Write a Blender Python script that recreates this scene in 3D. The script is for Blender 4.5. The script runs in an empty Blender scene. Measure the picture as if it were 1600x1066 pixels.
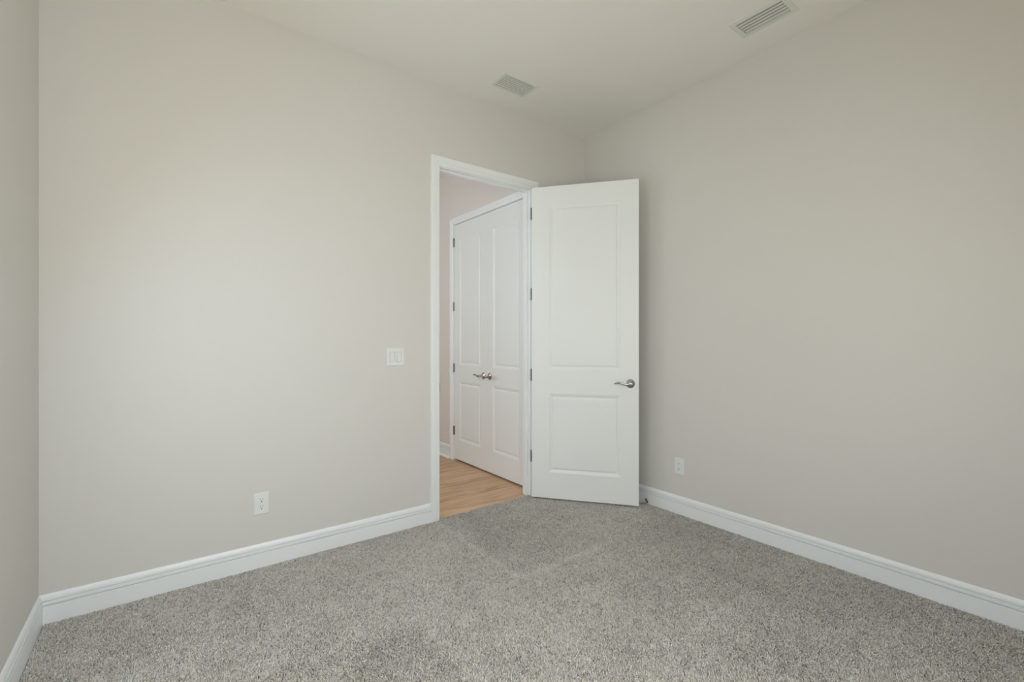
import bpy, math, random
import numpy as np
from mathutils import Vector, Matrix

S = bpy.context.scene
COL = S.collection
PI = math.pi

# ------------------------------------------------------------------ camera
CAM_H = 1.2598
cd = bpy.data.cameras.new('camera')
cd.sensor_width = 36.0
cd.lens = 36.0 * 720.24 / 1600.0
cd.shift_y = (530.75 - 533.0) / 1600.0
cd.clip_start = 0.02
cam = bpy.data.objects.new('camera', cd)
cam.location = (0, 0, CAM_H)
cam.rotation_euler = (PI / 2, 0, -math.radians(36.995))
COL.objects.link(cam)
S.camera = cam

# ------------------------------------------------------------------ world, exposure
S.view_settings.view_transform = 'Standard'
S.view_settings.look = 'None'
S.view_settings.gamma = 1.0
S.view_settings.use_curve_mapping = False
S.view_settings.exposure = 0.0
w = bpy.data.worlds.new('world'); S.world = w; w.use_nodes = True
bg = w.node_tree.nodes['Background']
bg.inputs['Color'].default_value = (0.75, 0.85, 1.0, 1); bg.inputs['Strength'].default_value = 0.4
S.cycles.use_denoising = True
S.cycles.use_adaptive_sampling = False
S.cycles.max_bounces = 14
S.cycles.diffuse_bounces = 10

def area(name, loc, rot, sx, sy, power, color, spread=180):
    l = bpy.data.lights.new(name, 'AREA'); l.shape = 'RECTANGLE'; l.size = sx; l.size_y = sy
    l.energy = power; l.color = color; l.spread = math.radians(spread)
    o = bpy.data.objects.new(name, l); o.location = loc; o.rotation_euler = rot; COL.objects.link(o); return o

# room numbers (metres)
XL, XR, YB, YF, H = -0.4429, 2.9691, 2.8758, -0.42, 3.05      # left, right, back (door) wall, front wall behind the camera
OX0, OX1, OZ = 1.533, 2.355, 2.467                           # door opening between jambs
AY = 2.977                                                   # hall side of the back wall
HX = 2.440                                                   # hall wall that carries the closet doors
CY0, CY1, CZ = 3.028, 4.258, 2.468                           # closet opening
WX0, WX1, WZ0, WZ1 = -0.36, 1.50, 0.70, 2.30                  # window behind the camera

LY0, LY1, LZ0, LZ1 = 1.30, 2.15, 0.55, 2.25                    # window in the left wall, out of frame

# daylight coming in through the window, and an added fill light in the hall
def rgb(r, g, b):
    r, g, b = r * .955, g * .99, b * .955; m_ = max(r, g, b); return m_, (r / m_, g / m_, b / m_)
def lamp(name, loc, rot, sx, sy, col3):
    p, c = rgb(*col3); return area(name, loc, rot, sx, sy, p, c)
wx, ly = (WX0 + WX1) / 2, (LY0 + LY1) / 2
lamp('window_skylight', (wx, YF + .02, 1.60), (PI / 2 - .6, 0, 0), WX1 - WX0, .8, (33.6, 34.0, 37.5))        # sky: comes down through the glass
lamp('window_ground_bounce', (wx, YF + .02, 1.15), (PI / 2 + .8, 0, 0), WX1 - WX0, .7, (20.8, 18.0, 13.6))     # sunlit ground: comes up
lamp('side_window_daylight', (XL + .02, ly, 1.40), (PI / 2, 0, -PI / 2), LY1 - LY0, LZ1 - LZ0, (5.8, 4.9, 3.2))
lamp('side_window_skylight', (XL + .02, ly, 1.60), (PI / 2 - .6, 0, -PI / 2), LY1 - LY0, .8, (3.6, 5.5, 8.8))
lamp('hall_fill', (0.2, 4.0, 1.8), (PI / 2, 0, -PI / 2), 1.5, 1.8, (19.3, 20.0, 22.0))  # added fill from the hall's left side, no opening modelled there

# ------------------------------------------------------------------ materials
def mat(name, color, rough=0.6, metal=0.0, bump=None, vary=None, spec=0.5):
    m = bpy.data.materials.new(name); m.use_nodes = True
    nt = m.node_tree; b = nt.nodes['Principled BSDF']
    b.inputs['Base Color'].default_value = (*color, 1); b.inputs['Roughness'].default_value = rough
    b.inputs['Metallic'].default_value = metal; b.inputs['Specular IOR Level'].default_value = spec
    tc = nt.nodes.new('ShaderNodeTexCoord')
    if bump:
        n = nt.nodes.new('ShaderNodeTexNoise'); n.inputs['Scale'].default_value = bump[0]; n.inputs['Detail'].default_value = 3
        nt.links.new(tc.outputs['Object'], n.inputs['Vector'])
        bp = nt.nodes.new('ShaderNodeBump'); bp.inputs['Strength'].default_value = bump[1]; bp.inputs['Distance'].default_value = bump[2]
        nt.links.new(n.outputs['Fac'], bp.inputs['Height']); nt.links.new(bp.outputs['Normal'], b.inputs['Normal'])
    if vary:
        n = nt.nodes.new('ShaderNodeTexNoise'); n.inputs['Scale'].default_value = vary[0]; n.inputs['Detail'].default_value = 2
        nt.links.new(tc.outputs['Object'], n.inputs['Vector'])
        r = nt.nodes.new('ShaderNodeMixRGB'); r.inputs['Color1'].default_value = (*[c * (1 - vary[1]) for c in color], 1)
        r.inputs['Color2'].default_value = (*[min(1, c * (1 + vary[1])) for c in color], 1)
        nt.links.new(n.outputs['Fac'], r.inputs['Fac']); nt.links.new(r.outputs['Color'], b.inputs['Base Color'])
    return m

M = {
    'wall': mat('wall_paint', (0.68, 0.667, 0.632), 0.75, bump=(220, .05, .002), vary=(1.2, .01), spec=.25),
    'hall_wall': mat('hall_wall_paint', (0.735, 0.695, 0.650), 0.75, bump=(220, .05, .002), spec=.25),
    'ceiling': mat('ceiling_paint', (0.83, 0.82, 0.79), 0.85, bump=(120, .10, .003), spec=.2),
    'trim': mat('trim_paint', (0.845, 0.875, 0.885), 0.38, vary=(2, .01)),
    'door': mat('door_paint', (0.82, 0.845, 0.835), 0.42, bump=(400, .03, .001), vary=(2, .01)),
    'plastic': mat('white_plastic', (0.78, 0.80, 0.79), 0.35),
    'nickel': mat('satin_nickel', (0.52, 0.51, 0.49), 0.19, 1.0),
    'hinge': mat('hinge_nickel', (0.30, 0.29, 0.27), 0.40, 1.0),
    'chrome': mat('chrome', (0.80, 0.80, 0.80), 0.12, 1.0),
    'rubber': mat('black_rubber', (0.015, 0.015, 0.015), 0.6),
    'slot': mat('socket_dark', (0.03, 0.03, 0.03), 0.6),
    'vent': mat('vent_enamel', (0.72, 0.74, 0.70), 0.4),
    'duct': mat('duct_shade', (0.04, 0.04, 0.038), 0.6),  # shade inside the duct put into its colour, darkens the slat gaps
    'glass': None,
}
g = bpy.data.materials.new('window_glass'); g.use_nodes = True
gb = g.node_tree.nodes['Principled BSDF']; gb.inputs['Transmission Weight'].default_value = 1; gb.inputs['Roughness'].default_value = 0; gb.inputs['IOR'].default_value = 1.02
M['glass'] = g

def wood_mat():
    m = bpy.data.materials.new('oak_planks'); m.use_nodes = True
    nt = m.node_tree; L = nt.links; b = nt.nodes['Principled BSDF']; b.inputs['Roughness'].default_value = 0.5
    tc = nt.nodes.new('ShaderNodeTexCoord')
    br = nt.nodes.new('ShaderNodeTexBrick'); br.offset = 0.37; br.offset_frequency = 2
    br.inputs['Scale'].default_value = 1; br.inputs['Brick Width'].default_value = 1.22; br.inputs['Row Height'].default_value = 0.178
    br.inputs['Mortar Size'].default_value = 0.0012; br.inputs['Mortar Smooth'].default_value = 0.4; br.inputs['Bias'].default_value = 0
    br.inputs['Color1'].default_value = (0.59, 0.385, 0.235, 1); br.inputs['Color2'].default_value = (0.67, 0.445, 0.275, 1)
    br.inputs['Mortar'].default_value = (0.32, 0.20, 0.12, 1)
    L.new(tc.outputs['Object'], br.inputs['Vector'])
    mp = nt.nodes.new('ShaderNodeMapping'); mp.inputs['Scale'].default_value = (1.1, 10, 1); L.new(tc.outputs['Object'], mp.inputs['Vector'])
    n = nt.nodes.new('ShaderNodeTexNoise'); n.inputs['Scale'].default_value = 1.6; n.inputs['Detail'].default_value = 6; n.inputs['Distortion'].default_value = 1.6
    L.new(mp.outputs['Vector'], n.inputs['Vector'])
    cr = nt.nodes.new('ShaderNodeValToRGB'); cr.color_ramp.elements[0].position = .35; cr.color_ramp.elements[0].color = (.66, .63, .60, 1)
    cr.color_ramp.elements[1].position = .62; cr.color_ramp.elements[1].color = (1.06, 1.06, 1.06, 1)
    L.new(n.outputs['Fac'], cr.inputs['Fac'])
    mx = nt.nodes.new('ShaderNodeMixRGB'); mx.blend_type = 'MULTIPLY'; mx.inputs['Fac'].default_value = .85
    L.new(br.outputs['Color'], mx.inputs['Color1']); L.new(cr.outputs['Color'], mx.inputs['Color2']); L.new(mx.outputs['Color'], b.inputs['Base Color'])
    return m
M['wood'] = wood_mat()

def carpet_mats():
    m = bpy.data.materials.new('carpet_yarn'); m.use_nodes = True
    nt = m.node_tree; b = nt.nodes['Principled BSDF']; b.inputs['Roughness'].default_value = 0.9; b.inputs['Specular IOR Level'].default_value = .15
    at = nt.nodes.new('ShaderNodeAttribute'); at.attribute_name = 'yarn'
    nt.links.new(at.outputs['Color'], b.inputs['Base Color'])
    m2 = bpy.data.materials.new('carpet_base'); m2.use_nodes = True
    nt = m2.node_tree; b = nt.nodes['Principled BSDF']; b.inputs['Roughness'].default_value = 0.95; b.inputs['Specular IOR Level'].default_value = .1
    tc = nt.nodes.new('ShaderNodeTexCoord'); n = nt.nodes.new('ShaderNodeTexNoise'); n.inputs['Scale'].default_value = 190; n.inputs['Detail'].default_value = 4
    nt.links.new(tc.outputs['Object'], n.inputs['Vector'])
    cr = nt.nodes.new('ShaderNodeValToRGB'); cr.color_ramp.elements[0].position = .35; cr.color_ramp.elements[0].color = (.13, .12, .10, 1)
    cr.color_ramp.elements[1].position = .65; cr.color_ramp.elements[1].color = (.46, .44, .39, 1)
    nt.links.new(n.outputs['Fac'], cr.inputs['Fac']); nt.links.new(cr.outputs['Color'], b.inputs['Base Color'])
    bp = nt.nodes.new('ShaderNodeBump'); bp.inputs['Strength'].default_value = .8; bp.inputs['Distance'].default_value = .006
    nt.links.new(n.outputs['Fac'], bp.inputs['Height']); nt.links.new(bp.outputs['Normal'], b.inputs['Normal'])
    return m, m2
M['yarn'], M['carpet_base'] = carpet_mats()

# ------------------------------------------------------------------ mesh builder
class MB:
    def __init__(s): s.v = []; s.f = []; s.sm = []
    def add(s, vs, fs, smooth=False, T=None):
        n = len(s.v)
        for p in vs:
            p = Vector(p)
            s.v.append(tuple(T @ p) if T is not None else tuple(p))
        for f in fs: s.f.append(tuple(i + n for i in f)); s.sm.append(smooth)
        return s
    def box(s, a, b, bev=0.0, T=None):
        (x0, y0, z0), (x1, y1, z1) = a, b
        x0, x1 = min(x0, x1), max(x0, x1); y0, y1 = min(y0, y1), max(y0, y1); z0, z1 = min(z0, z1), max(z0, z1)
        if bev <= 0:
            vs = [(x, y, z) for z in (z0, z1) for x, y in ((x0, y0), (x1, y0), (x1, y1), (x0, y1))]
            return s.add(vs, [(3, 2, 1, 0), (4, 5, 6, 7), (0, 1, 5, 4), (1, 2, 6, 5), (2, 3, 7, 6), (3, 0, 4, 7)], T=T)
        e = bev; vs = []
        for sx, X in ((1, x0), (-1, x1)):
            for sy, Y in ((1, y0), (-1, y1)):
                for sz, Z in ((1, z0), (-1, z1)):
                    vs += [(X, Y + sy * e, Z + sz * e), (X + sx * e, Y, Z + sz * e), (X + sx * e, Y + sy * e, Z)]
        # 24 verts: corner index c = ix*4+iy*2+iz ; k = axis of the face the vert lies on
        I = lambda ix, iy, iz, k: (ix * 4 + iy * 2 + iz) * 3 + k
        fs = []
        for k in range(3):
            for sde in (0, 1):
                c = []
                for a_, b_ in ((0, 0), (1, 0), (1, 1), (0, 1)):
                    i = [0, 0, 0]; i[k] = sde; i[(k + 1) % 3] = a_; i[(k + 2) % 3] = b_; c.append(I(*i, k))
                fs.append(tuple(c if sde else c[::-1]))
        for k in range(3):                                   # edges along axis k
            o1, o2 = (k + 1) % 3, (k + 2) % 3
            for a_ in (0, 1):
                for b_ in (0, 1):
                    i = [0, 0, 0]; i[o1] = a_; i[o2] = b_; j = list(i); j[k] = 1
                    q = (I(*i, o1), I(*i, o2), I(*j, o2), I(*j, o1))
                    fs.append(q if a_ != b_ else q[::-1])
        for ix in (0, 1):
            for iy in (0, 1):
                for iz in (0, 1):
                    q = tuple(I(ix, iy, iz, k) for k in range(3)); fs.append(q if (ix + iy + iz) % 2 else q[::-1])
        return s.add(vs, fs, T=T)
    def grid_holes(s, us, vs_, holes, place, t0, t1):
        """slab between t0 and t1 with rectangular holes; place(u, v, t) -> point"""
        us = sorted(set(us + [h[0] for h in holes] + [h[1] for h in holes])); vs_ = sorted(set(vs_ + [h[2] for h in holes] + [h[3] for h in holes]))
        inside = lambda u, v: any(h[0] < u < h[1] and h[2] < v < h[3] for h in holes)
        cell = {}
        for i in range(len(us) - 1):
            for j in range(len(vs_) - 1):
                cell[i, j] = not inside((us[i] + us[i + 1]) / 2, (vs_[j] + vs_[j + 1]) / 2)
        for (i, j), ok in cell.items():
            if not ok: continue
            a, b, c, d = us[i], us[i + 1], vs_[j], vs_[j + 1]
            s.add([place(a, c, t0), place(b, c, t0), place(b, d, t0), place(a, d, t0)], [(0, 1, 2, 3)])
            s.add([place(a, c, t1), place(b, c, t1), place(b, d, t1), place(a, d, t1)], [(3, 2, 1, 0)])
            for (di, dj, p, q) in ((-1, 0, (a, c), (a, d)), (1, 0, (b, c), (b, d)), (0, -1, (a, c), (b, c)), (0, 1, (a, d), (b, d))):
                if not cell.get((i + di, j + dj), False):
                    s.add([place(*p, t0), place(*q, t0), place(*q, t1), place(*p, t1)], [(0, 1, 2, 3)])
        return s
    def lathe(s, prof, n=32, T=None, caps=True):
        vs = []; fs = []
        for r, z in prof:
            for k in range(n):
                a = 2 * PI * k / n; vs.append((r * math.cos(a), r * math.sin(a), z))
        for i in range(len(prof) - 1):
            for k in range(n):
                k2 = (k + 1) % n; fs.append((i * n + k, i * n + k2, (i + 1) * n + k2, (i + 1) * n + k))
        if caps:
            fs.append(tuple(range(n))[::-1]); fs.append(tuple((len(prof) - 1) * n + k for k in range(n)))
        return s.add(vs, fs, True, T)
    def sweep(s, pts, radii, n=16, T=None):
        """tube with elliptic section; radii = (normal, z) per point"""
        vs = []; fs = []; m = len(pts); P = [Vector(p) for p in pts]
        for i in range(m):
            t = (P[min(i + 1, m - 1)] - P[max(i - 1, 0)]).normalized()
            up = Vector((0, 1, 0)) if abs(t.y) < .9 else Vector((0, 0, 1))
            a = t.cross(up).normalized(); b = t.cross(a).normalized()
            ra, rb = radii[i]
            for k in range(n):
                an = 2 * PI * k / n; vs.append(P[i] + a * (ra * math.cos(an)) + b * (rb * math.sin(an)))
        for i in range(m - 1):
            for k in range(n):
                k2 = (k + 1) % n; fs.append((i * n + k, i * n + k2, (i + 1) * n + k2, (i + 1) * n + k))
        fs.append(tuple(range(n))[::-1]); fs.append(tuple((m - 1) * n + k for k in range(n)))
        return s.add(vs, fs, True, T)
    def extrude_profile(s, prof, a, b, place):
        """closed cross-section prof [(off, z)] swept straight from a to b; place(along, off, z)"""
        n = len(prof); vs = [place(a, *p) for p in prof] + [place(b, *p) for p in prof]
        fs = [(k, (k + 1) % n, n + (k + 1) % n, n + k) for k in range(n)] + [tuple(range(n))[::-1], tuple(range(n, 2 * n))]
        return s.add(vs, fs)
    def build(s, name, material, parent=None, angle=35, recalc=True):
        me = bpy.data.meshes.new(name); me.from_pydata(s.v, [], s.f); me.materials.append(material)
        import bmesh
        if recalc:
            bm = bmesh.new(); bm.from_mesh(me); bmesh.ops.remove_doubles(bm, verts=bm.verts, dist=1e-6)
            bmesh.ops.recalc_face_normals(bm, faces=bm.faces)
            sm = any(s.sm)
            for f in bm.faces: f.smooth = sm
            for e in (bm.edges if sm else ()):
                if len(e.link_faces) == 2 and e.calc_face_angle(0) > math.radians(angle): e.smooth = False
            bm.to_mesh(me); bm.free()
        me.update()
        o = bpy.data.objects.new(name, me); COL.objects.link(o)
        if parent: o.parent = parent
        return o

def empty(name, loc=(0, 0, 0), rz=0):
    o = bpy.data.objects.new(name, None); o.location = loc; o.rotation_euler = (0, 0, rz); o.empty_display_size = .05
    COL.objects.link(o); return o
def tag(o, label=None, cat=None, group=None, kind=None):
    for k, v in (('label', label), ('category', cat), ('group', group), ('kind', kind)):
        if v: o[k] = v
    return o
def struct(o, label=None, cat=None): return tag(o, label, cat, None, 'structure')

# ------------------------------------------------------------------ shell
TW = 0.11
m = MB(); m.grid_holes([XL - TW, XR + TW], [-0.02, H + .02], [(OX0 - .02, OX1 + .02, -0.03, OZ + .02)], lambda u, v, t: (u, t, v), YB, AY)
struct(m.build('wall_back', M['wall']), 'greige painted wall with the open doorway in it', 'wall')
m = MB(); m.grid_holes([YF - TW, YB], [-.02, H + .02], [(LY0, LY1, LZ0, LZ1)], lambda u, v, t: (t, u, v), XL - TW, XL); struct(m.build('wall_left', M['wall']), 'greige painted wall at the left edge of the room', 'wall')
m = MB(); m.box((XR, YF - TW, -.02), (XR + TW, YB, H + .02)); struct(m.build('wall_right', M['wall']), 'greige painted wall behind the open white door', 'wall')
m = MB(); m.grid_holes([XL, XR], [-0.02, H + .02], [(WX0, WX1, WZ0, WZ1)], lambda u, v, t: (u, t, v), YF - TW, YF)
struct(m.build('wall_front', M['wall']), 'greige wall with the window', 'wall')
# ceiling with the two duct openings
V1 = (1.840, 2.093, 2.503, 2.649); V2 = (2.588, 2.718, 1.084, 1.330)
m = MB(); m.grid_holes([XL - TW, 3.25], [YF - TW, 6.2], [V1, V2], lambda u, v, t: (u, v, t), H, H + .012)
struct(m.build('ceiling', M['ceiling']), 'smooth off-white ceiling with two air vents', 'ceiling')
# floors
m = MB(); m.box((XL - TW, YF - TW, -.05), (XR + TW, 2.893, -.011)); struct(m.build('floor', M['carpet_base']), 'grey carpet backing of the room floor', 'floor')
m = MB(); m.box((-.6, 2.893, -.05), (3.2, 6.2, -.008)); struct(m.build('floor', M['wood']), 'light oak plank floor of the hall beyond the doorway', 'floor')
# hall walls
m = MB(); m.grid_holes([AY, 6.2], [-0.008, H], [(CY0, CY1, -.02, CZ)], lambda u, v, t: (t, u, v), HX, HX + TW)
struct(m.build('wall_hall_right', M['hall_wall']), 'greige hall wall that carries the white double closet doors', 'wall')
m = MB(); m.box((-.6, 5.9, -.008), (HX, 6.0, H)); struct(m.build('wall_hall_end', M['hall_wall']), 'greige wall at the far end of the hall', 'wall')
m = MB(); m.box((-.6, AY, -.008), (-.5, 5.9, H)); struct(m.build('wall_hall_left', M['hall_wall']), 'greige wall on the left of the hall', 'wall')
m = MB(); m.box((3.10, AY, -.008), (3.2, 4.45, H)); m.box((HX + TW, 4.35, -.008), (3.10, 4.45, H)); struct(m.build('wall_closet', M['wall']), 'inside walls of the hall closet', 'wall')

# ------------------------------------------------------------------ baseboards
BP = [(0, -.012), (.0145, -.012), (.0145, .0805), (.0140, .0814), (.0030, .0818), (.0030, .0858), (.0134, .0862), (.0138, .0870), (.0138, .1000), (.0132, .1010), (.0022, .1016),
      (.0022, .1066), (.0112, .1070), (.0106, .112), (.0094, .118), (.0072, .1235), (.0052, .128), (.0035, .1305), (0, .1305)]
def baseboard(name, a, b, place, label, prof=BP):
    m = MB(); m.extrude_profile(prof, a, b, place); return struct(m.build(name, M['trim'], angle=25), label, 'baseboard')
baseboard('baseboard_back', XL, OX0 - .071, lambda s, o, z: (s, YB - o, z), 'white moulded baseboard under the wall with the doorway, left of the door')
baseboard('baseboard_back', OX1 + .071, XR, lambda s, o, z: (s, YB - o, z), 'short white baseboard hidden in the corner behind the open door')
baseboard('baseboard_right', YF, YB - .0145, lambda s, o, z: (XR - o, s, z), 'white moulded baseboard along the right wall')
baseboard('baseboard_left', YF, YB - .0145, lambda s, o, z: (XL + o, s, z), 'white moulded baseboard along the left wall')
SHOE = [(0, -.008), (.030, -.008), (.0295, -.001), (.0265, .006), (.0205, .010), (.0145, .0115)] + BP[2:]
baseboard('baseboard_hall', CY1 + .072, 5.9, lambda s, o, z: (HX - o, s, z), 'white baseboard with shoe moulding in the hall beside the closet', SHOE)

# ------------------------------------------------------------------ door casings and jambs
CP = [(0, 0), (0, .0085), (.003, .0105), (.008, .0105), (.0115, .0125), (.020, .0138), (.0225, .0120), (.025, .0120), (.028, .0150), (.046, .0170), (.050, .0182), (.0600, .0182), (.0635, .0165), (.065, .013), (.065, 0)]
def casing(x0, x1, top, place, z0):
    """place(u, off, z): u along the wall, off = out of the wall"""
    m = MB(); n = len(CP); vs = []
    for k in range(4):
        for w_, t in CP:
            u, z = ((x0 - w_, z0), (x0 - w_, top + w_), (x1 + w_, top + w_), (x1 + w_, z0))[k]
            vs.append(place(u, t, z))
    fs = []
    for k in range(3):
        for i in range(n): fs.append((k * n + i, k * n + (i + 1) % n, (k + 1) * n + (i + 1) % n, (k + 1) * n + i))
    fs += [tuple(range(n))[::-1], tuple(range(3 * n, 4 * n))]
    m.add(vs, fs); return m
def jamb(x0, x1, top, place, z0, t0, t1, th, s0, s1):
    """three boards of thickness th around the opening from depth t0 to t1, with a door stop strip between depths s0 and s1"""
    m = MB(); bb = lambda a, b: m.box(place(*a), place(*b), .0012)
    bb((x0 - th, t0, z0), (x0, t1, top + th)); bb((x1, t0, z0), (x1 + th, t1, top + th)); bb((x0 + .0, t0, top), (x1, t1, top + th))
    if s1 > s0:
        e = .011
        bb((x0, s0, z0), (x0 + e, s1, top)); bb((x1 - e, s0, z0), (x1, s1, top)); bb((x0 + e, s0, top - e), (x1 - e, s1, top))
    return m
pr = lambda u, o, z: (u, YB - o, z)
t1_ = casing(OX0 - .005, OX1 + .005, OZ + .005, pr, -.009).build('trim_1', M['trim'], angle=28)
struct(t1_, 'white moulded casing around the open doorway', 'door trim')
jm = jamb(OX0, OX1, OZ, lambda u, d, z: (u, YB + d, z), -.008, -.0005, AY - YB, .019, .040, .075).build('door_jamb', M['trim'], t1_)
hc = casing(OX0 - .005, OX1 + .005, OZ + .005, lambda u, o, z: (u, AY + o, z), -.008).build('hall_side_casing', M['trim'], t1_, angle=28)
sp = MB().box((OX0 - .0005, YB - .004, .897), (OX0 + .0016, YB + .032, .955), .0006).build('strike_plate', M['hinge'], t1_)
pc = lambda u, o, z: (HX - o, u, z)
m = MB(); n = len(CP)
t2_ = casing(CY0 + .020, CY1 - .0, CZ + .0, pc, -.008)
t2_ = t2_.build('trim_2', M['trim'], angle=28); struct(t2_, 'white casing around the double closet doors in the hall', 'door trim')
jm2 = jamb(CY0 + .014, CY1 - .004, CZ - .004, lambda u, d, z: (HX + d, u, z), -.008, .0, TW, .003, .050, .080).build('door_jamb', M['trim'], t2_)

# ------------------------------------------------------------------ moulded two-panel doors
RING = [(0, 0), (.0020, -.0016), (.0100, -.0040), (.0180, -.0076), (.0235, -.0092), (.0265, -.0092), (.0295, -.0062), (.0340, -.0036), (.0400, -.0028), (.0550, -.0022)]
def door_leaf(w_, z0, z1, th, panels):
    """leaf in x 0..w, y 0..-th (front face at y=0 looking to +y is the room side); both faces moulded"""
    m = MB()
    for side, Y in ((1, 0.0), (-1, -th)):
        us = sorted({0, w_, *[p[0] for p in panels], *[p[1] for p in panels]}); vz = sorted({z0, z1, *[p[2] for p in panels], *[p[3] for p in panels]})
        for i in range(len(us) - 1):
            for j in range(len(vz) - 1):
                cu, cv = (us[i] + us[i + 1]) / 2, (vz[j] + vz[j + 1]) / 2
                if any(p[0] < cu < p[1] and p[2] < cv < p[3] for p in panels): continue
                m.add([(us[i], Y, vz[j]), (us[i + 1], Y, vz[j]), (us[i + 1], Y, vz[j + 1]), (us[i], Y, vz[j + 1])], [(0, 1, 2, 3)])
        for (a, b, c, d) in panels:
            vs = []
            for o, dp in RING:
                y = Y + side * dp
                vs += [(a + o, y, c + o), (b - o, y, c + o), (b - o, y, d - o), (a + o, y, d - o)]
            fs = []
            for k in range(len(RING) - 1):
                for q in range(4): fs.append((k * 4 + q, k * 4 + (q + 1) % 4, (k + 1) * 4 + (q + 1) % 4, (k + 1) * 4 + q))
            K = (len(RING) - 1) * 4; fs.append((K, K + 1, K + 2, K + 3)); m.add(vs, fs)
    a, b = 0, w_
    m.add([(a, 0, z0), (b, 0, z0), (b, -th, z0), (a, -th, z0)], [(0, 1, 2, 3)]); m.add([(a, 0, z1), (b, 0, z1), (b, -th, z1), (a, -th, z1)], [(0, 1, 2, 3)])
    m.add([(a, 0, z0), (a, 0, z1), (a, -th, z1), (a, -th, z0)], [(0, 1, 2, 3)]); m.add([(b, 0, z0), (b, 0, z1), (b, -th, z1), (b, -th, z0)], [(0, 1, 2, 3)])
    return m

ROSE = [(.0, 0), (.0330, 0), (.0335, .0015), (.0325, .0040), (.0300, .0065), (.0255, .0090), (.0200, .0112), (.0150, .0130), (.0125, .0160), (.0115, .022), (.0112, .034), (.0120, .037), (.0135, .041), (.0138, .052), (.0125, .0555), (.0090, .0575), (.0, .0580)]
def lever_handle(parent, x, z, side, Y=0.0, face=1, name='door_handle'):
    """rose + lever; side = -1 lever towards -x; face = +1 stands out of the face at y=Y towards +y"""
    T = Matrix.Translation((x, Y, z)) @ Matrix.Rotation(-PI / 2 * face, 4, 'X')
    h = MB().lathe(ROSE[1:-1], 36, T).build(name, M['nickel'], parent, angle=50)
    pts = []; rad = []
    for i in range(15):
        t = i / 14; L = .112 * t
        zz = -.0035 * math.sin(min(1, t / .42) * PI) if t < .42 else .0095 * math.sin((t - .42) / .58 * PI * .93)
        zz += -.001 * t
        yy = .047 + .003 * math.sin(t * PI)
        pts.append((x + side * (L + .004), Y + face * yy, z + zz)); k = 1 - .30 * t
        r1 = .0085 * k if t < .3 else (.0085 * k + .0010 * math.sin((t - .3) / .7 * PI)); e = 1 if t < .95 else .65
        rad.append((r1 * e, .0052 * (1 - .25 * t) * e))
    MB().sweep(pts, rad, 16).build('lever', M['nickel'], h, angle=60)
    MB().lathe([(.0022, 0), (.0022, .0012)], 12, T @ Matrix.Translation((0, 0, .0578))).build('privacy_pin', M['hinge'], h)
    return h

def hinge(parent, x, y, z, leafdir, h=.089, swing=0):
    """barrel with 5 knuckles and finials + a leaf plate on the door edge"""
    m = MB(); r = .0072
    for k in range(5):
        a = z - h / 2 + k * h / 5; m.lathe([(r - .0006, a + .0003), (r, a + .001), (r, a + h / 5 - .001), (r - .0006, a + h / 5 - .0003)], 14, Matrix.Translation((x, y, 0)))
    for sgn in (1, -1):
        m.lathe([(.0042, z + sgn * h / 2), (.0048, z + sgn * (h / 2 + .0015)), (.0030, z + sgn * (h / 2 + .004)), (.001, z + sgn * (h / 2 + .005))], 12, Matrix.Translation((x, y, 0)))
    dx, dy = leafdir
    T = Matrix.Translation((x, y, z)) @ Matrix.Rotation(math.atan2(dy, dx), 4, 'Z')
    m.box((0, -.0012, -h / 2), (.030, .0012, h / 2), .0004, T)
    return m.build('hinge', M['hinge'], parent, angle=40)

# main door, opened about 128 degrees. Visible face starts at P0 and runs along U
P0 = Vector((2.3195, 2.8165, 0)); ang = math.atan2(-.644, .502)
d1 = door_leaf(.8150, .018, 2.459, .0355, [(.137, .682, .221, .836), (.137, .682, 1.026, 2.309)])
# local frame: x along the leaf, +y = towards the right wall, so mirror: front (visible) face must look to -y
d1.v = [(x, -y, z) for x, y, z in d1.v]
door1 = d1.build('door_1', M['door'], angle=20); door1.location = P0; door1.rotation_euler = (0, 0, ang)
struct(door1, 'white two-panel door standing open into the room, lever handle at its right edge', 'door')
lever_handle(door1, .7545, .930, -1, 0.0, -1)
hb = lever_handle(door1, .7545, .930, -1, .0355, 1)
for z in (2.261, 1.620, .980, .336): hinge(door1, -.0110, .0200, z, (1, .30))
MB().box((.8146, .006, .902), (.8162, .030, .958), .0005).build('latch_plate', M['nickel'], door1)
# door stop on the back of the door, near the floor
dsb = MB().box((.770, .0355, .030), (.812, .0395, .075), .001)
ds = dsb.build('door_stop', M['chrome'], door1)
for (ux, uz, dd, tipu, tipz) in ((.802, .040, .117, .864, .037), (.808, .034, .112, .872, .024)):
    a = (ux, .038, uz); b = (tipu, dd - .014, tipz)
    MB().sweep([a, tuple((a[i] + b[i]) / 2 for i in range(3)), b], [(.0040, .0040)] * 3, 10).build('stop_rod', M['chrome'], ds)
    c = Vector(b); dv = (c - Vector(a)).normalized()
    MB().sweep([c - dv * .002, c, c + dv * .006, c + dv * .010, c + dv * .0115], [(.0050, .0050), (.0068, .0068), (.0074, .0074), (.0064, .0064), (.004, .004)], 12).build('rubber_tip', M['rubber'], ds)

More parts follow.
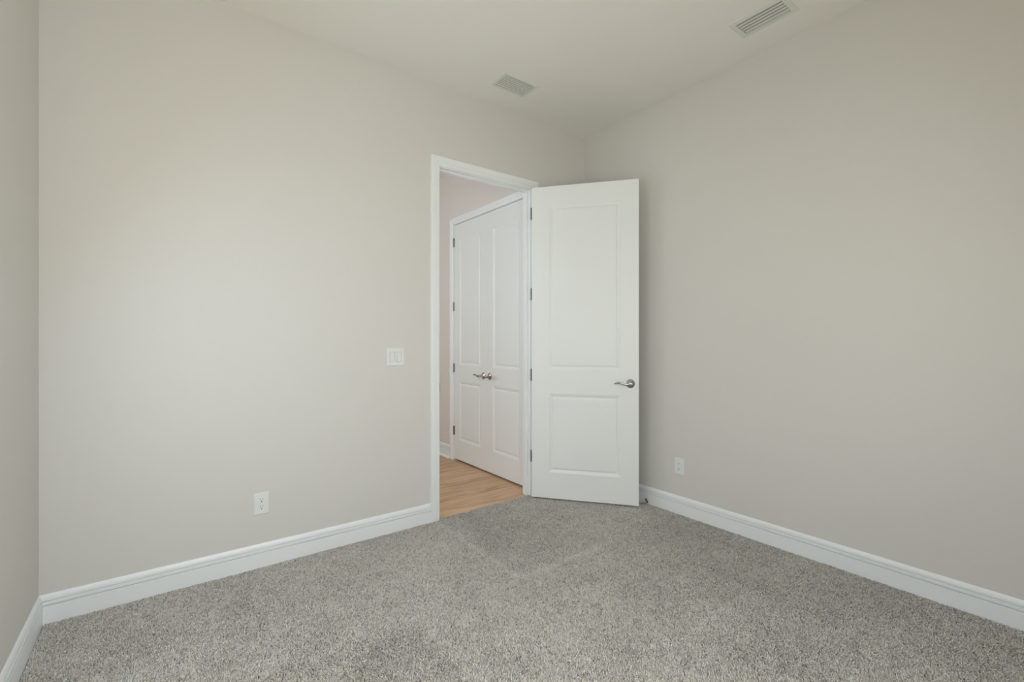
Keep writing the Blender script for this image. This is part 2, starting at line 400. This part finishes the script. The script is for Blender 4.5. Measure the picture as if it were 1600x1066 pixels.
# closet leaves: local x runs along -world y, front face looks to -world x
def closet_leaf(name, y_hinge, sgn, w_, label, zb=.010, zt=2.460):
    """sgn=-1: leaf runs from y_hinge towards the camera, +1 away from it"""
    d = door_leaf(w_, zb, zt, .035, [(.102, w_ - .104, .214, .824), (.102, w_ - .104, .998, 2.300)])
    o_ = d
    X0 = HX + .003
    o_.v = [(-y if False else -(y), x * sgn, z) for x, y, z in o_.v]     # depth goes to +x behind the face
    ob = o_.build(name, M['door'], angle=20); ob.location = (X0, y_hinge, 0)
    return struct(ob, label, 'door'), o_
LW = .6083
c1, _ = closet_leaf('door_2', 4.2515, -1, LW, 'far leaf of the white double closet doors, seen at the left through the doorway')
c2, _ = closet_leaf('door_3', 3.0335, 1, LW, 'near leaf of the white double closet doors, beside the open doorway jamb')
def lever_on_closet(parent, y, side):
    h_ = lever_handle(parent, 0, .912, side, 0.0, -1)
    R = Matrix.Translation((0, y, 0)) @ Matrix.Rotation(-PI / 2, 4, 'Z')   # local -y -> world -x
    h_.matrix_local = R
lever_on_closet(c1, -(LW - .052), -1)       # lever towards +world y = local -x
lever_on_closet(c2, (LW - .052), 1)
for z in (2.282, 1.608, .962, .304):
    hinge(c1, -.0075, .0050, z, (.5, -1), .089)
    hinge(c2, -.0075, -.0050, z, (.5, 1), .089)
for c, y in ((c1, -(LW - .035)), (c2, LW - .035)):
    MB().box((.006, y - .018, 2.4595), (.028, y + .018, 2.4625), .0006).lathe([(.0055, 2.4600), (.0052, 2.4635), (.003, 2.466)], 12, Matrix.Translation((.016, y, 0))).build('ball_catch', M['hinge'], c)

# ------------------------------------------------------------------ switch and outlets (built facing -y, centre at origin)
def face_T(loc, rz): return loc, rz
def plate_mb(w_, h_, t=.0055, holes=()):
    m = MB(); e = .0035
    us = [-w_ / 2 + e, w_ / 2 - e]; vz = [-h_ / 2 + e, h_ / 2 - e]
    m.grid_holes(us, vz, list(holes), lambda u, v, y: (u, y, v), -t, -t + .0018)
    o = [(-w_ / 2, -.0, -h_ / 2), (w_ / 2, 0, -h_ / 2), (w_ / 2, 0, h_ / 2), (-w_ / 2, 0, h_ / 2)]
    k = [(-w_ / 2, -.003, -h_ / 2), (w_ / 2, -.003, -h_ / 2), (w_ / 2, -.003, h_ / 2), (-w_ / 2, -.003, h_ / 2)]
    i = [(us[0], -t, vz[0]), (us[1], -t, vz[0]), (us[1], -t, vz[1]), (us[0], -t, vz[1])]
    m.add(o + k + i, [(q, (q + 1) % 4, 4 + (q + 1) % 4, 4 + q) for q in range(4)] + [(4 + q, 4 + (q + 1) % 4, 8 + (q + 1) % 4, 8 + q) for q in range(4)] + [(3, 2, 1, 0)])
    return m
def screw(x, z, parent, y=-.0055):
    T = Matrix.Translation((x, y + .0003, z)) @ Matrix.Rotation(PI / 2, 4, 'X')
    MB().lathe([(.0030, -.0004), (.0030, .0008), (.0022, .0013)], 14, T).build('screw', M['plastic'], parent)

sw = empty('light_switch', (1.2095, YB, 1.1460)); tag(sw, 'white two-gang rocker light switch plate on the wall left of the doorway', 'light switch')
plate_mb(.1165, .1165, .0055, [(-.0400, -.0065, -.0335, .0335), (.0065, .0400, -.0335, .0335)]).build('wall_plate', M['plastic'], sw, recalc=True)
for sx in (-1, 1):
    cx = sx * .02325; m = MB()
    pr_ = [(-.0315, -.0035), (-.0315, -.0080), (0, -.0052), (.0315, -.0038), (.0315, -.0025)]
    vs = []
    for xx in (cx - .0152, cx + .0152): vs += [(xx, y, z) for z, y in pr_]
    m.add(vs, [(0, 1, 6, 5), (1, 2, 7, 6), (2, 3, 8, 7), (3, 4, 9, 8), (4, 0, 5, 9), (0, 1, 2, 3, 4), (9, 8, 7, 6, 5)])
    m.build('rocker', M['plastic'], sw)

def outlet(loc, rz, label):
    e = empty('wall_outlet', loc, rz); tag(e, label, 'outlet')
    plate_mb(.075, .1185, .0055).build('wall_plate', M['plastic'], e)
    for sz in (1, -1):
        c = .0195 * sz; n = 28; ring = []
        for k in range(n):
            a = 2 * PI * k / n; ring.append((max(-.0168, min(.0168, .0172 * math.cos(a) * 1.06)), max(-.0143, min(.0143, .0172 * math.sin(a)))))
        vs = [(x, -.0050, c + z) for x, z in ring] + [(x, -.0075, c + z) for x, z in ring] + [(x * .95, -.0082, c + z * .95) for x, z in ring]
        fs = [(k, (k + 1) % n, n + (k + 1) % n, n + k) for k in range(n)] + [(n + k, n + (k + 1) % n, 2 * n + (k + 1) % n, 2 * n + k) for k in range(n)] + [tuple(range(2 * n, 3 * n))]
        r = MB().add(vs, fs).build('receptacle', M['plastic'], e)
        s_ = MB(); s_.box((-.0075, -.0084, c + .0005), (-.0052, -.0080, c + .0095)); s_.box((.0052, -.0084, c + .0012), (.0073, -.0080, c + .0088))
        s_.lathe([(.0030, 0), (.0030, .0004)], 14, Matrix.Translation((0, -.0080, c - .0075)) @ Matrix.Rotation(PI / 2, 4, 'X'))
        s_.build('socket_slots', M['slot'], r)
    screw(0, 0, e)
    return e
outlet((.428, YB, .3525), 0, 'white duplex outlet low on the wall left of the doorway')
outlet((XR, 1.932, .3440), -PI / 2, 'white duplex outlet low on the right wall, beyond the open door')

# ------------------------------------------------------------------ ceiling vents
def vent(V, frame_w, nslat, along_x, label, pitch_tilt, slw, proud=.006):
    x0, x1, y0, y1 = V; cx, cy = (x0 + x1) / 2, (y0 + y1) / 2
    e = empty('air_vent', (cx, cy, H)); tag(e, label, 'air vent')
    hx, hy = (x1 - x0) / 2, (y1 - y0) / 2; fw = frame_w
    prof = [(0.0, .010), (0.0, -proud), (.0025, -proud - .0008), (fw * .45, -proud + .0002), (fw - .004, -.0040), (fw, -.0016), (fw, 0), (.002, .0)]
    # frame: rectangular ring with mitred profile; o outwards
    vs = []
    for k in range(4):
        sx, sy = ((-1, -1), (1, -1), (1, 1), (-1, 1))[k]
        for o, z in prof: vs.append((sx * (hx - .002 + o), sy * (hy - .002 + o), z))
    n = len(prof); fs = []
    for k in range(4):
        k2 = (k + 1) % 4
        for i in range(n): fs.append((k * n + i, k * n + (i + 1) % n, k2 * n + (i + 1) % n, k2 * n + i))
    MB().add(vs, fs).build('vent_frame', M['vent'], e, angle=25)
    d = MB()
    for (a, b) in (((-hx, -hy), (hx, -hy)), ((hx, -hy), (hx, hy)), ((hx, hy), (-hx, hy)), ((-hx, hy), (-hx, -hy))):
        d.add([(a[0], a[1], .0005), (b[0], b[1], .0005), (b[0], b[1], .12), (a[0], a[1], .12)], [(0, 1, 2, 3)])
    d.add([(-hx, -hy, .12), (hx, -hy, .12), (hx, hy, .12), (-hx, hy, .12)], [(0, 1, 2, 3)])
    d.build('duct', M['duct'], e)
    for k in range(nslat):
        f = (k + .5) / nslat; m = MB()
        if along_x:
            c = -hy + 2 * hy * f
            T = Matrix.Translation((0, c - .0022, .002)) @ Matrix.Rotation(pitch_tilt, 4, 'X'); m.box((-hx + .002, -slw / 2, -.0009), (hx - .002, slw / 2, .0009), .0005, T)
        else:
            c = -hx + 2 * hx * f
            T = Matrix.Translation((c - .001, 0, .004)) @ Matrix.Rotation(pitch_tilt, 4, 'Y'); m.box((-slw / 2, -hy + .007, -.0009), (slw / 2, hy - .003, .0009), .0005, T)
            m.box((slw / 2 - .0012, -hy + .007, -.0028), (slw / 2 + .0012, hy - .003, .0009), .0005, T)
        m.build('slat', M['vent'], e)
    return e
vent(V1, .027, 8, True, 'white slatted air vent in the ceiling above the open door', math.radians(-25), .0098)
vent(V2, .030, 5, False, 'white slatted air vent near the right wall at the top edge of the photo', math.radians(52), .0108)

# ------------------------------------------------------------------ window behind the camera
wn = MB().grid_holes([WX0, WX1], [WZ0, WZ1], [(WX0 + .05, WX1 - .05, WZ0 + .05, (WZ0 + WZ1) / 2 - .02), (WX0 + .05, WX1 - .05, (WZ0 + WZ1) / 2 + .02, WZ1 - .05)], lambda u, v, t: (u, t, v), YF - .085, YF - .04).build('window_1', M['trim'])
struct(wn, 'white framed window behind the camera', 'window')
MB().box((WX0 + .05, YF - .066, WZ0 + .05), (WX1 - .05, YF - .062, WZ1 - .05)).build('pane', M['glass'], wn)

lz = (LZ0 + LZ1) / 2
wn2 = MB().grid_holes([LY0, LY1], [LZ0, LZ1], [(LY0 + .05, LY1 - .05, LZ0 + .05, lz - .02), (LY0 + .05, LY1 - .05, lz + .02, LZ1 - .05)], lambda u, v, t: (t, u, v), XL - .085, XL - .04).build('window_2', M['trim'])
struct(wn2, 'white framed window in the left wall', 'window')
MB().box((XL - .066, LY0 + .05, LZ0 + .05), (XL - .062, LY1 - .05, LZ1 - .05)).build('pane', M['glass'], wn2)

# ------------------------------------------------------------------ carpet pile
def carpet():
    rng = np.random.default_rng(7)
    sp_ = .0044
    xs = np.arange(XL + .010, XR - .010, sp_); ys = np.arange(-.30, 2.893, sp_)
    X, Y = np.meshgrid(xs, ys); X = X.ravel(); Y = Y.ravel()
    X = X + rng.uniform(-.5, .5, X.size) * sp_ * 1.1; Y = Y + rng.uniform(-.5, .5, X.size) * sp_ * 1.1
    depth = X * .6018 + Y * .7987
    keep = (depth > 1.15) & (X > XL + .0165) & (X < XR - .0165)
    keep &= (Y < YB - .0165) | ((X > OX0 + .002) & (X < OX1 - .002))
    X, Y = X[keep], Y[keep]; N = X.size
    # smooth value noise
    def vn(x, y, s, seed):
        r = np.random.default_rng(seed); g_ = r.uniform(-1, 1, (64, 64))
        u = x / s + 20; v = y / s + 20; i = np.floor(u).astype(int); j = np.floor(v).astype(int); fu = u - i; fv = v - j
        fu = fu * fu * (3 - 2 * fu); fv = fv * fv * (3 - 2 * fv)
        G = lambda a, b: g_[a % 64, b % 64]
        return (G(i, j) * (1 - fu) + G(i + 1, j) * fu) * (1 - fv) + (G(i, j + 1) * (1 - fu) + G(i + 1, j + 1) * fu) * fv
    # brushed lanes: which way the pile leans
    lane = np.where(Y > 1.915, np.where(X < 1.50, .6, np.where(X < 2.05, -.45, .3)), np.where(X < .9, -.5, np.where(X < 1.75, .8, np.where(X < 2.35, -.2, -.7))))
    lane = lane + .55 * vn(X, Y, .16, 3) + .35 * vn(X, Y, .07, 4)
    lean = .0030 * lane
    la = rng.uniform(0, 2 * PI, N); lr = rng.uniform(.0015, .0075, N)
    tx = lean * .55 + lr * np.cos(la); ty = lean * .85 + lr * np.sin(la)
    hz = .0050 + rng.normal(0, .0015, N) + .0014 * vn(X, Y, .05, 5)
    edge = np.minimum(np.minimum(X - XL, XR - X), np.where((X > OX0) & (X < OX1), 1, YB - Y))
    hz = np.where(edge < .03, np.minimum(hz, .006), hz)
    # tips never lean into the baseboards
    tx = np.clip(tx, XL + .0165 - X, XR - .0165 - X); ty = np.where((X > OX0) & (X < OX1), ty, np.minimum(ty, YB - .0165 - Y))
    rings = 3; nk = 3
    rad = np.array([.0017, .0024, .0012]) * 1.0; zf = np.array([0, .80, 1.0]); of = np.array([0, .10, 1.0])
    V = np.zeros((N, rings * nk, 3), np.float32); ph = rng.uniform(0, 2 * PI, N); rs = rng.uniform(.75, 1.25, N)
    for r in range(rings):
        for k in range(nk):
            a = ph + 2 * PI * k / nk + r * .8
            V[:, r * nk + k, 0] = X + tx * of[r] + rad[r] * rs * np.cos(a)
            V[:, r * nk + k, 1] = Y + ty * of[r] + rad[r] * rs * np.sin(a)
            V[:, r * nk + k, 2] = -.0115 + (hz + .0115) * zf[r]
    F = []
    for r in range(rings - 1):
        for k in range(nk):
            k2 = (k + 1) % nk; F.append((r * nk + k, r * nk + k2, (r + 1) * nk + k2, (r + 1) * nk + k))
    top = (6, 7, 8)
    quads = (np.array(F)[None] + (np.arange(N) * rings * nk)[:, None, None]).reshape(N, -1)      # N x 24
    tris = (np.array(top)[None] + (np.arange(N) * rings * nk)[:, None])                          # N x 3
    loops = np.concatenate([quads, tris], 1).ravel().astype(np.int32)
    sizes = np.tile(np.array([4] * len(F) + [3]), N); starts = np.concatenate([[0], np.cumsum(sizes)[:-1]]).astype(np.int32)
    me = bpy.data.meshes.new('carpet')
    me.vertices.add(N * rings * nk); me.vertices.foreach_set('co', V.ravel())
    me.loops.add(loops.size); me.loops.foreach_set('vertex_index', loops)
    me.polygons.add(sizes.size); me.polygons.foreach_set('loop_start', starts)
    me.polygons.foreach_set('use_smooth', np.ones(sizes.size, bool))
    me.update(calc_edges=True)
    # yarn colours: flecked greige; light and shade of the leaning pile painted into the brushed marks
    base = np.array([.69, .655, .595])
    k = rng.normal(0, .15, N) + .13 * vn(X, Y, .013, 8) + .05 * vn(X, Y, .06, 12) + .04 * vn(X, Y, .15, 13)
    flk = rng.random(N); k = np.where(flk < .16, k - .36, k); k = np.where(flk > .88, k + .24, k)
    tint = .02 * lane
    line = np.exp(-((X - 1.50) / .024) ** 2) * ((Y > 1.93) & (Y < 2.78)) + np.exp(-((Y - 1.915) / .024) ** 2) * ((X > 1.5) & (X < 2.10)) + .6 * np.exp(-((Y - 1.12) / .02) ** 2) * ((X > 1.75) & (X < 2.3))
    tint = tint + 0.17 * line * (1 + .6 * vn(X, Y, .05, 9))
    c = base[None] * (1 + k + tint)[:, None]
    c[:, 2] *= 1 + rng.normal(0, .03, N)
    c = np.clip(c, .03, .85)
    colr = np.ones((N, rings * nk, 4), np.float32)
    colr[:, :, :3] = c[:, None, :]
    at = me.color_attributes.new('yarn', 'FLOAT_COLOR', 'POINT'); at.data.foreach_set('color', colr.ravel())
    me.materials.append(M['yarn'])
    o = bpy.data.objects.new('carpet', me); COL.objects.link(o)
    return tag(o, 'flecked greige cut-pile carpet covering the room floor', 'carpet', kind='stuff')
carpet()
